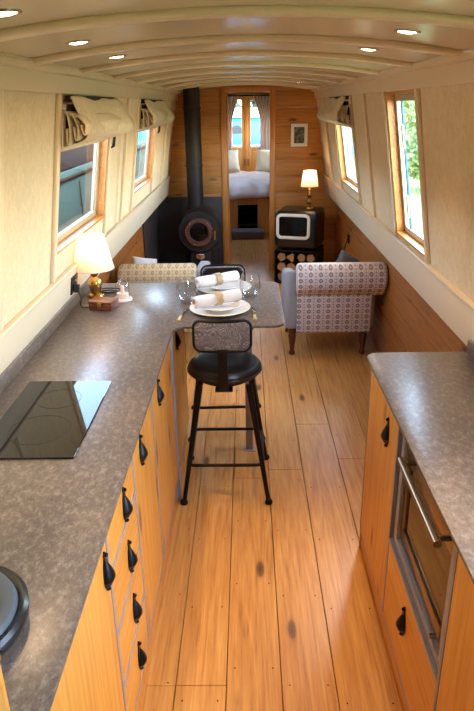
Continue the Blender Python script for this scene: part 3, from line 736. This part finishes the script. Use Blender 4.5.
def cabinet(label, y0, y1, fronts, side=-1, back=None, handles=()):
    """side -1: left run (front faces +x at XF); side 1: right run (front faces -x)"""
    s = 1 if side < 0 else -1; xf = XF if side < 0 else .501; zb = .140 if side < 0 else .098; xb = -.97 if side < 0 else .97
    e = thing('kitchen_cabinet', label, 'cabinet', (xf, y0, 0)); L = y1 - y0; dep = abs(xb - xf)
    def X(a, c): return (min(s * a, s * c), max(s * a, s * c))
    b = MB(); t = .014; zt = .896
    b.box(*X(-dep, -.004), 0.0005, t, zb, zt); b.box(*X(-dep, -.004), L - t, L - .0005, zb, zt); b.box(*X(-dep, -.004), t, L - t, zb, zb + .015)
    b.box(*X(-.004, .0175), .0005, .0065, zb, zt); b.box(*X(-.004, .0175), L - .0065, L - .0005, zb, zt); b.box(*X(-.004, .0175), .0065, L - .0065, zb, zb + .012)
    for f in fronts[:-1]: b.box(*X(-.004, .0175), .0065, L - .0065, f[2] - .003, f[2] + .009)
    b.box(*X(-dep, -dep + .01), t, L - t, zb, zt); b.box(*X(-.10, -.004), t, L - t, zt - .015, zt)
    for f in fronts[:-1]: b.box(*X(-dep, -.004), t, L - t, f[2] - .004, f[2] + .008)
    b.build('carcass', 'grey_frame', e)
    b = MB(); b.box(*X(-.02, .006), .0005, L - .0005, 0, zb - .001); b.build('plinth', 'door_h', e)
    hs = list(handles)
    for f in fronts:
        if f[0] == 'open': continue
        b = MB(); b.box(*X(-.003, .016), .008, L - .008, f[1] + .011, f[2] - .004, random.random()); b.bevel(.002, 1)
        d = b.build(f[0], 'door_h' if f[0] == 'drawer' else 'door', e); d.location = (0, 0, 0)
        if len(f) > 3:
            h = cup_handle(d, f[3], f[4], s); h.location.x = s * .016
    return e
cabinet('pine cupboard with black pull at the near end of the left run', .30, 1.243, [('door', .140, .898, .904, .80)])
cabinet('pine four-drawer unit with four black pulls in the left run', 1.243, 1.622,
        [('drawer', .140, .350, .217, .245), ('drawer', .350, .548, .217, .437), ('drawer', .548, .745, .217, .632), ('drawer', .745, .898, .217, .812)])
cabinet('narrow pine cupboard with black pull, just beyond the four drawers', 1.622, 2.03, [('door', .140, .898, .132, .815)])
cabinet('pine cupboard with black pull next to the stool, before the grey post', 2.03, 2.630, [('door', .140, .898, .16, .815)])
b = MB(); b.box(-.42, -.346, 2.632, 2.664, .0, .8965); b.bevel(.003); tag(b.build('support_post', 'grey_frame'), 'grey flat post at the corner of the left cabinets under the bar', 'post')
cabinet('pine cupboard under the breakfast bar beyond the grey post', 2.668, 3.24, [('door', .140, .898, .185, .79)])
b = MB(); b.box(-.02, .02, 3.13, 3.17, .004, .8965); b.bevel(.002); lg = b.build('leg', 'grey_frame', wt); lg['label'] = 'grey square leg'
b = MB(); b.box(-.035, .035, 3.115, 3.185, 0, .004); b.build('foot_plate', 'grey_frame', lg)

# hob
hob = thing('hob', 'black glass hob set into the left worktop reflecting blue sky', 'hob', (-.6575, 1.815, .9105))
b = MB(); b.prism(rrect(-.152, .152, -.27, .27, .006), 'Z', 0, .006); b.bevel(.0015, 1); g_ = b.build('glass_top', 'hobglass', hob)
b = MB()
for (cy, r) in ((.12, .075), (-.10, .095)):
    b.tube([(r * math.cos(t), cy + r * math.sin(t), .0062) for t in [2 * PI * k / 48 for k in range(48)]], .0006, 4, True)
b.build('zone_marking', 'pan_dark', hob)
# pot at near left
pot = thing('cooking_pot', 'round black pan with grey rim at the near left of the worktop', 'pan', (-.583, .905, .910))
b = MB(); b.lathe([(0, 0), (.12, 0), (.142, .012), (.152, .03), (.153, .045), (.146, .052), (.134, .046), (.128, .02), (0, .016)], n=56); b.build('body', 'box_black', pot)
b = MB(); b.lathe([(.092, .046), (.095, .056), (.112, .062), (.128, .058), (.133, .046)], n=56); rm = b.build('rim', 'pan_grey', pot)
b = MB(); b.lathe([(0, .040), (.08, .044), (.095, .05), (.095, .036), (0, .034)], n=48); b.build('lid', 'pan_dark', pot)
CH = CH_ = .116
nb_ = thing('wooden_crate', 'pine board box at the bottom left corner on the worktop', 'box', (-.406, .743, .910))
b = MB(); b.box(-.30, 0, -.40, -.386, 0, CH); b.box(-.30, 0, -.014, 0, 0, CH); b.box(-.30, -.286, -.386, -.014, 0, CH); b.box(-.014, 0, -.386, -.014, 0, CH); b.box(-.286, -.014, -.386, -.014, 0, .01); b.bevel(.002); b.build('body', 'door_h', nb_)
b = MB(); b.box(-.302, .002, -.402, .002, CH, CH_ + .012); b.bevel(.002); b.build('lid', 'door_h', nb_)

# lamp and things by the wall
LMP = (-.812, 3.20, .910)
L1 = lamp('table_lamp', 'brass table lamp with cream shade beside the socket on the worktop', LMP, .35, .108, .070, .155, .325,
     [(0, 0), (.040, 0), (.044, .008), (.040, .016), (.024, .022), (.030, .045), (.036, .07), (.034, .09), (.020, .105), (.014, .112), (.022, .122), (.026, .132), (.018, .142), (.010, .150), (0, .155)], 2.4)
skt = thing('wall_socket', 'black double socket with plug on the left cream board', 'socket', (-.885, 3.06, 1.02))
b = MB(); b.hexa([(x + .159 * -(z) * -1, y, z) for x in (-.006, .006) for y in (-.055, .055) for z in (-.045, .045)]); b.bevel(.003); b.build('plate', 'black', skt)
b = MB(); b.rbox(.006, .035, -.045, -.012, -.035, .005, .006); b.build('plug', 'black', skt)
b = MB(); b.rbox(.004, .010, .01, .03, -.005, .02, .002); b.build('switch', 'steel', skt)
b = MB(); P = [(-.855, 3.02, 1.0), (-.84, 3.0, .96), (-.845, 3.0, .93), (-.83, 3.0, .9145), (-.78, 3.02, .9145), (-.72, 3.08, .9145), (-.70, 3.14, .9145), (-.70, 3.22, .9145), (-.73, 3.27, .9145), (-.77, 3.26, .9145), (-.775, 3.22, .9145)]
def smooth_path(P, n=6):
    out = []
    for i in range(len(P) - 1):
        p0, p1, p2, p3 = [Vector(P[max(0, min(len(P) - 1, i + k))]) for k in (-1, 0, 1, 2)]
        for j in range(n):
            t = j / n; out.append(.5 * ((2 * p1) + (-p0 + p2) * t + (2 * p0 - 5 * p1 + 4 * p2 - p3) * t * t + (-p0 + 3 * p1 - 3 * p2 + p3) * t ** 3))
    return out + [Vector(P[-1])]
b.tube(smooth_path(P), .0035, 8)
P2 = [(-.745 + (.05 + .002 * t) * math.cos(t), 3.26 + (.03 + .002 * t) * math.sin(t), .916 + .0014 * t) for t in [k * .4 for k in range(30)]]
b.tube(P2, .0035, 8); tag(b.build('lamp_cable', 'black'), 'black flex coiled behind the wooden box from lamp to socket', 'cable')
wb_ = thing('jewellery_box', 'small polished wooden box with brass clasp in front of the lamp', 'box', (-.728, 3.0, .910), math.radians(-14))
b = MB(); b.rbox(-.062, .062, -.045, .045, 0, .030, .004); b.build('body', 'brownbox', wb_)
b = MB(); b.rbox(-.064, .064, -.047, .047, .031, .045, .004); b.build('lid', 'brownbox', wb_)
b = MB(); b.rbox(-.010, .010, -.051, -.046, .016, .040, .002); b.build('clasp', 'brass', wb_)
b = MB()
for u in (-.045, .045): b.box(u - .006, u + .006, -.0485, -.047, .024, .036)
b.build('corner_plate', 'brass', wb_)
cl = thing('glass_cloche', 'small glass dome with candle holder beside the wooden box', 'cloche', (-.655, 3.13, .910))
b = MB(); b.lathe([(0, 0), (.048, 0), (.05, .006), (.046, .014), (0, .014)], n=32); b.build('base', 'candle', cl)
b = MB(); pr = [(.038, .014)] + [(.038, .07)] + [(.038 * math.cos(a), .07 + .038 * math.sin(a)) for a in [k * PI / 16 for k in range(1, 8)]] + [(.004, .108), (.008, .114), (0, .12)]
b.lathe(pr, n=32); b.build('dome', 'tableglass', cl)
b = MB(); b.lathe([(0, .015), (.030, .015), (.030, .040), (.026, .042), (.026, .034), (.010, .034), (.010, .078), (0, .082)], n=24); b.build('candle', 'candle', cl)

# place settings
def setting(label_p, label_s, label_n, c, ang, rot):
    p = thing('dinner_plate', label_p, 'plate', (c[0], c[1], .9105))
    b = MB(); b.lathe([(0, 0), (.085, 0), (.09, .004), (.125, .009), (.148, .016), (.150, .018), (.146, .019), (.12, .013), (.09, .008), (0, .007)], n=56); b.build('dish', 'white', p)
    b = MB(); b.tube([(.1495 * math.cos(t), .1495 * math.sin(t), .0182) for t in [2 * PI * k / 56 for k in range(56)]], .0012, 6, True); b.build('rim_line', 'gold', p)
    q = tag(MB().lathe([(0, .0), (.062, .0), (.068, .005), (.095, .016), (.112, .024), (.114, .026), (.109, .027), (.09, .02), (.066, .009), (0, .008)], (0, 0, 0), 56).build('side_plate', 'white'), label_s, 'plate')
    q.location = (c[0], c[1] + .005, .9185)
    n = thing('napkin', label_n, 'napkin', (c[0] + rot[0], c[1] + rot[1], .9715), ang)
    b = MB(); L = .125; R = .030; ns = 20; A = []
    for i in range(ns + 1):
        x = -L + 2 * L * i / ns; pinch = 1 - .16 * math.exp(-(x / .03) ** 2) - (.04 if i in (0, ns) else 0)
        A.append([b.b.verts.new((x, R * pinch * (1 + .03 * math.sin(5 * k)) * math.cos(2 * PI * k / 24), R * pinch * math.sin(2 * PI * k / 24))) for k in range(24)])
    for P_, Q in zip(A, A[1:]):
        for k in range(24): b.b.faces.new((P_[k], P_[(k + 1) % 24], Q[(k + 1) % 24], Q[k]))
    for en, x in ((A[0], -L), (A[-1], L)):
        prev = en
        for sc_, dx in ((.72, .006), (.66, -.012), (.38, -.006), (.3, -.015)):
            cur = [b.b.verts.new((x + (dx if x > 0 else -dx), v.co.y * sc_ / 1, v.co.z * sc_)) for v in en]
            for k in range(24): b.b.faces.new((prev[k], prev[(k + 1) % 24], cur[(k + 1) % 24], cur[k]))
            prev = cur
        b.b.faces.new(prev)
    b.build('cloth_roll', 'napkin', n)
    b = MB()
    for r_ in (-.014, -.007, 0, .007, .014):
        b.tube([(r_ + .003 * math.sin(6 * t), .0305 * math.cos(t), .0305 * math.sin(t)) for t in [2 * PI * k / 40 for k in range(40)]], .0042, 6, True)
    b.build('napkin_ring', 'ring', n)
setting('white dinner plate nearest the near stool on the bar', 'small white plate stacked on the nearer dinner plate', 'rolled white napkin with woven gold ring on the nearer plates',
        (-.138, 2.935), math.radians(33), (-.012, .0))
setting('white dinner plate at the far side of the bar', 'small white plate stacked on the farther dinner plate', 'rolled white napkin with woven gold ring on the farther plates',
        (-.130, 3.31), math.radians(34), (-.035, -.01))
def wine_glass(label, loc):
    e = thing('stemless_glass', label, 'glass', loc)
    pr = [(0, .0), (.022, .0), (.034, .006), (.047, .030), (.052, .055), (.049, .085), (.040, .125), (.0385, .125), (.0475, .085), (.0505, .055), (.0455, .031), (.032, .010), (0, .008)]
    pr = [(r * 1.08, z * 1.06) for r, z in pr]
    b = MB(); b.lathe(pr, n=40); b.build('bowl', 'tableglass', e); return e
wine_glass('clear stemless wine glass left of the nearer plate', (-.312, 3.062, .9105))
wine_glass('clear stemless wine glass right of the farther plate', (.012, 3.15, .9105))
def cutlery(label, loc, ang, kind):
    e = thing(kind, label, kind, loc, ang)
    b = MB(); b.rbox(-.007, .007, -.085, -.02, .001, .009, .003); b.rbox(-.009, .009, -.095, -.075, .001, .010, .003); b.build('handle', 'gold', e)
    b = MB(); b.tube([(0, -.02, .005), (0, .04, .004)], [.0035, .0025], 8)
    if kind == 'fork':
        b.rbox(-.010, .010, .035, .062, .002, .005, .001)
        for u in (-.0085, -.003, .003, .0085): b.rbox(u - .0016, u + .0016, .06, .098, .002, .005, .0006, 1)
    else: b.prism([(-.008, .03), (.008, .03), (.010, .08), (.002, .11), (-.008, .1)], 'Z', .002, .004)
    b.build('head', 'steel', e); return e
cutlery('gold-handled fork left of the nearer plate', (-.318, 2.86, .9105), math.radians(-5), 'fork')
cutlery('gold-handled knife right of the nearer plate', (.030, 2.86, .9105), math.radians(2), 'knife')

# ================================================================= BAR STOOLS
def stool():
    e = thing('bar_stool', 'black bar stool with grey leaf-print backrest on near side of the bar', 'stool', (0, 0, 0))
    b = MB(); b.lathe([(0, .625), (.150, .625), (.172, .632), (.182, .648), (.180, .668), (.166, .686), (.13, .695), (.06, .690), (0, .687)], n=56)
    s = b.build('seat', 'black_soft', e)
    b = MB(); b.tube([(.181 * math.cos(t), .181 * math.sin(t), .651) for t in [2 * PI * k / 56 for k in range(56)]], .0055, 8, True); b.build('piping', 'black_soft', s)
    b = MB(); b.lathe([(0, .607), (.135, .607), (.14, .612), (.14, .625), (0, .625)], n=40); b.build('seat_plate', 'black_metal', e)
    top, bot = .118, .212
    def legp(sx, sy, z): k = bot + (top - bot) * z / .612; return Vector((sx * k, sy * k, z))
    for sx in (-1, 1):
        for sy in (-1, 1):
            b = MB(); b.tube([legp(sx, sy, .02), legp(sx, sy, .61)], [.0105, .0165], 16); l = b.build('leg', 'black_metal', e)
            b = MB(); b.lathe([(0, 0), (.017, 0), (.020, .006), (.018, .016), (.011, .026), (0, .03)], legp(sx, sy, 0), 18); b.build('foot', 'black_metal', l)
    k = bot + (top - bot) * .205 / .612; pts = rrect(-k - .004, k + .004, -k - .004, k + .004, .035, 6)
    b = MB(); b.tube([(u, v, .205) for u, v in pts], .0085, 10, True); b.build('foot_rail', 'black_metal', e)
    # strap and back, on the -y side
    b = MB(); path = [(-.06, .600), (-.15, .598), (-.19, .608), (-.208, .64), (-.212, .72), (-.206, .80), (-.205, .85)]
    path = [(p.x, p.y) for p in smooth_path([(a, c, 0) for a, c in path], 5)]
    rows = []
    for i, (y, z) in enumerate(path):
        t = i / (len(path) - 1); w = .040 - .018 * min(1, t * 1.6)
        if t < .35: w = .042 - .03 * max(0, t - .2)
        rows.append([b.b.verts.new((x, y + d, z - (.006 if (d == 0 and i < 6) else 0))) for x, d in ((-w, 0), (w, 0), (w, -.006), (-w, -.006))])
    for A, B in zip(rows, rows[1:]):
        for q in range(4): b.b.faces.new((A[q], A[(q + 1) % 4], B[(q + 1) % 4], B[q]))
    b.b.faces.new(rows[0][::-1]); b.b.faces.new(rows[-1]); b.build('back_strap', 'black_metal', e)
    def curved(bm):
        for v in bm.b.verts: v.co.y += 1.1 * v.co.x ** 2
        return bm
    def grid_pad(x, z0, z1, r, y0, y1):
        b = MB(); o = rrect(-x, x, z0, z1, r, 6); n = len(o); cx, cz_ = 0, (z0 + z1) / 2; L = []
        prof = [(0, 1.0, 0), (0, 1.0, 1)]
        levels = [(1.0, y0), (.985, y0 - .0), ]
        rings = []
        for (sc, y) in ((1.0, y1), (1.0, y0), (.94, y0 - .006), (.75, y0 - .010), (.5, y0 - .011), (.25, y0 - .011)):
            rings.append([b.b.verts.new((u * sc, y, cz_ + (v - cz_) * sc)) for u, v in o])
        back = []
        for sc in (.94, .75, .5, .25): back.append([b.b.verts.new((u * sc, y1 + .006, cz_ + (v - cz_) * sc)) for u, v in o])
        for A, B in list(zip(rings, rings[1:])) + [(rings[0], back[0])] + list(zip(back, back[1:])):
            for k in range(n): b.b.faces.new((A[k], A[(k + 1) % n], B[(k + 1) % n], B[k]))
        b.b.faces.new(rings[-1]); b.b.faces.new(back[-1]); return b
    pad = curved(grid_pad(.126, .818, .956, .03, -.212, -.196)).build('backrest', 'leafcloth', e)
    o = rrect(-.128, .128, .816, .958, .032, 8)
    pts = []
    for (u0, v0), (u1, v1) in zip(o, o[1:] + o[:1]):
        nseg = max(1, int(math.hypot(u1 - u0, v1 - v0) / .03))
        for q in range(nseg): t = q / nseg; pts.append((u0 + (u1 - u0) * t, v0 + (v1 - v0) * t))
    b = MB(); b.tube([(u, -.206, v) for u, v in pts], .0085, 10, True); curved(b).build('back_frame', 'black_metal', e)
    b = grid_pad(.122, .822, .952, .03, -.197, -.186); curved(b).build('front_pad', 'black_soft', e)
    return e
S1 = stool(); S1.location = (-.118, 2.825, 0)
S2 = copy_tree(S1, 'black bar stool tucked under the far side of the bar', (-.142, 3.46, 0), PI + math.radians(2))

# ================================================================= RIGHT KITCHEN RUN
XR = .90
poly = [(XR, .25), (XR, 2.355)] + arc(.472 + .06, 2.355 - .06, .06, 90, 180) + [(.472, .25)]
b = MB(); b.prism(poly, 'Z', WT0, WT1); b.bevel(.003, 2)
wr = tag(b.build('worktop', 'worktop'), 'grey mottled worktop over the oven with a rounded far corner on the right', 'worktop')
b = MB(); b.box(XR - .018, XR, .25, 2.355, .91, .962); b.bevel(.002); b.build('upstand', 'worktop', wr)
b = MB(); b.box(.488, .95, 2.272, 2.288, .0, .896); b.bevel(.002)
tag(b.build('end_panel', 'door'), 'pine end panel closing the far end of the right cabinets', 'panel')
cabinet('pine cupboard with black pull at the far end of the right run', 1.787, 2.271, [('door', .098, .898, .138, .778)], 1)
ov_cab = cabinet('pine cabinet housing the oven, with a drawer and black pull below', 1.192, 1.786, [('drawer', .098, .436, .333, .318), ('open', .44, .898)], 1)
cabinet('pine cupboard at the near end of the right run', .30, 1.191, [('door', .098, .898, .2, .70)], 1)
ov = thing('oven', 'built-in bronze steel oven with bar handle in the right cabinets', 'oven', (.501, 1.194, .447))
ov.scale = (1, .932, .985)
b = MB(); b.box(.03, .42, .02, .614, .004, .448); b.build('cavity', 'black', ov)
b = MB(); fr = .034
for bx_ in ((.018, .616, .0, .03), (.018, .616, .43, .450)): b.box(-.006, .03, bx_[0], bx_[1], bx_[2], bx_[3])
b.box(-.006, .03, .018, .018 + fr, .03, .43); b.box(-.006, .03, .616 - fr, .616, .03, .43); b.bevel(.002); b.build('surround', 'grey_frame', ov)
b = MB(); b.box(.012, .028, .055, .58, .09, .345); b.build('door_glass', 'hobglass', ov)
b = MB(); b.box(.004, .028, .055, .58, .345, .425); b.box(.006, .028, .055, .58, .035, .09); b.box(.006, .028, .055, .09, .09, .345); b.box(.006, .028, .545, .58, .09, .345); b.bevel(.002); dd = b.build('door', 'bronze', ov)
b = MB(); b.cyl((-.045, .05, .408), (-.045, .47, .408), .011, n=20); b.cyl((-.045, .075, .408), (.006, .075, .408), .008); b.cyl((-.045, .445, .408), (.006, .445, .408), .008); b.build('handle', 'bronze', dd)
b = MB(); b.lathe([(0, .02), (.008, .02), (.009, 0), (0, 0)], (.0, .10, .06), 16, 'X', Matrix.Rotation(PI, 3, 'Z')); b.build('knob', 'steel', ov)

# ================================================================= BLINDS
def blind(label, s, y0, y1, z0=1.895, drop=.19):
    e = thing('roman_blind', label, 'blind', (0, 0, 0))
    xb = lambda z: s * (fx(z) - .02)
    ins = -s
    def ptx(off, z): return s * (fx(z) - off)
    # outer skirt: from headrail falling forward over the folded stack
    path = [(.020, z0), (.045, z0 - .005), (.070, z0 - .05), (.105, z0 - .10), (.125, z0 - .14), (.11, z0 - .175), (.06, z0 - .192), (.012, z0 - .205)]
    pp = smooth_path([(a, 0, c) for a, c in path], 4); ny = 14
    b = MB(); G = []
    for p in pp:
        row = []
        for j in range(ny + 1):
            t = j / ny; y = y0 + (y1 - y0) * t; flare = .012 * math.sin(t * 9) + (.03 * (t - .8) / .2 if t > .8 else 0) * (p.x / .12)
            row.append(b.b.verts.new((ptx(p.x + flare, p.z), y + (.025 * (p.x / .12) if t > .9 else 0), p.z + .004 * math.sin(t * 13))))
        G.append(row)
    for A, B in zip(G, G[1:]):
        for j in range(ny): b.b.faces.new((A[j], A[j + 1], B[j + 1], B[j]))
    o = b.build('skirt', 'blind', e); md = o.modifiers.new('th', 'SOLIDIFY'); md.thickness = .005
    # pleats hanging inside, each a thin U fold visible from the end
    for k in range(4):
        a = .010 + k * .024; tz = z0 - .06 - .006 * k; bz = z0 - .205 + .020 * k
        q = smooth_path([(a - .008, 0, tz), (a + .004, 0, tz + .006), (a + .012 + .01 * k, 0, (tz + bz) / 2), (a + .010 + .012 * k, 0, bz), (a + .000 + .011 * k, 0, bz - .006), (a - .008 + .008 * k, 0, (tz + bz) / 2)], 4)
        b = MB(); G = [[b.b.verts.new((ptx(min(p.x, .125), p.z), y, p.z)) for y in (y0 - .03 - .006 * k, y1 - .05)] for p in q]
        for A, B in zip(G, G[1:]): b.b.faces.new((A[0], A[1], B[1], B[0]))
        o = b.build('pleat', 'blind', e); md = o.modifiers.new('th', 'SOLIDIFY'); md.thickness = .006
    b = MB(); slab(b, s, y0 + .02, y1 - .03, z0 - .16, z0 - .03, -.035, -.020); b.build('gap_shade', 'blind_dark', e)  # dark sheet added to paint the shade in the gaps between pleats
    b = MB(); slab(b, s, y0, y1, z0 - .02, z0 + .005, -.04, -.018); b.build('head_rail', 'blind_dark', e)
    return e
blind('cream patterned roman blind folded above the nearer left window', -1, 2.79, 3.72)
blind('cream patterned roman blind folded above the farther left window', -1, 4.82, 5.86)
blind('cream patterned roman blind folded above the farther right window', 1, 4.94, 5.94)
# window stays hanging at the far edge of the left panes
for y, lab in ((3.83, 'dark hook hanging by the far edge of the nearer left window'), (5.875, 'dark hook hanging by the far edge of the farther left window')):
    b = MB(); b.tube([(-(fx(1.74) - .02), y, 1.76), (-(fx(1.72) - .035), y, 1.72), (-(fx(1.66) - .03), y - .005, 1.64), (-(fx(1.64) - .018), y - .005, 1.63)], [.008, .007, .009, .004], 8)
    tag(b.build('window_stay', 'iron'), lab, 'window stay')
# pull cords of the left blind
b = MB()
for dy in (0, .035): b.tube([(-(fx(z) - .028), 4.02 + dy + .03 * math.sin((1.86 - z) * 2.2), z) for z in [1.88 - .04 * k for k in range(20)]], .0022, 6)
tag(b.build('blind_cord', 'cream'), 'cream pull cords hanging between the two left windows', 'cord')

# ================================================================= DOWNLIGHTS
def downlight(label, x, y):
    z = cz(x); e = thing('ceiling_downlight', label, 'downlight', (x, y, z), 0, 'ceiling downlights')
    R = Matrix.Rotation(math.atan(2 * .1156 * x), 3, 'Y')
    b = MB(); b.lathe([(.027, -.001), (.028, -.004), (.034, -.005), (.038, -.003), (.039, .004)], n=28, rot=R); b.build('bezel', 'steel', e)
    b = MB(); b.lathe([(0, -.006), (.018, -.0055), (.028, -.003), (.028, .003), (0, .003)], n=24, rot=R); b.build('lens', 'lens', e)
    d = bpy.data.lights.new('downlight_beam', 'SPOT'); d.energy = DOWN_W; d.color = WARM; d.spot_size = math.radians(84); d.spot_blend = 1.0; d.shadow_soft_size = .03
    o = bpy.data.objects.new('downlight_beam', d); COL.objects.link(o); o.parent = e; o.location = (0, 0, -.012)
for x, y, lab in ((-.50, 1.45, 'lit recessed downlight nearest the camera on the left of the ceiling'), (-.505, 2.09, 'lit recessed downlight second from the camera on the left'),
                  (-.505, 2.69, 'lit recessed downlight third from the camera on the left'), (-.505, 4.63, 'lit recessed downlight farthest away on the left, near the flue'),
                  (.475, 1.40, 'lit recessed downlight nearest the camera on the right of the ceiling'), (.465, 2.01, 'lit recessed downlight second from the camera on the right'),
                  (.465, 2.62, 'lit recessed downlight third from the camera on the right'), (.48, 4.42, 'lit recessed downlight fourth from the camera on the right'),
                  (.48, 6.2, 'lit recessed downlight farthest away on the right, above the brass lamp')):
    downlight(lab, x, y)
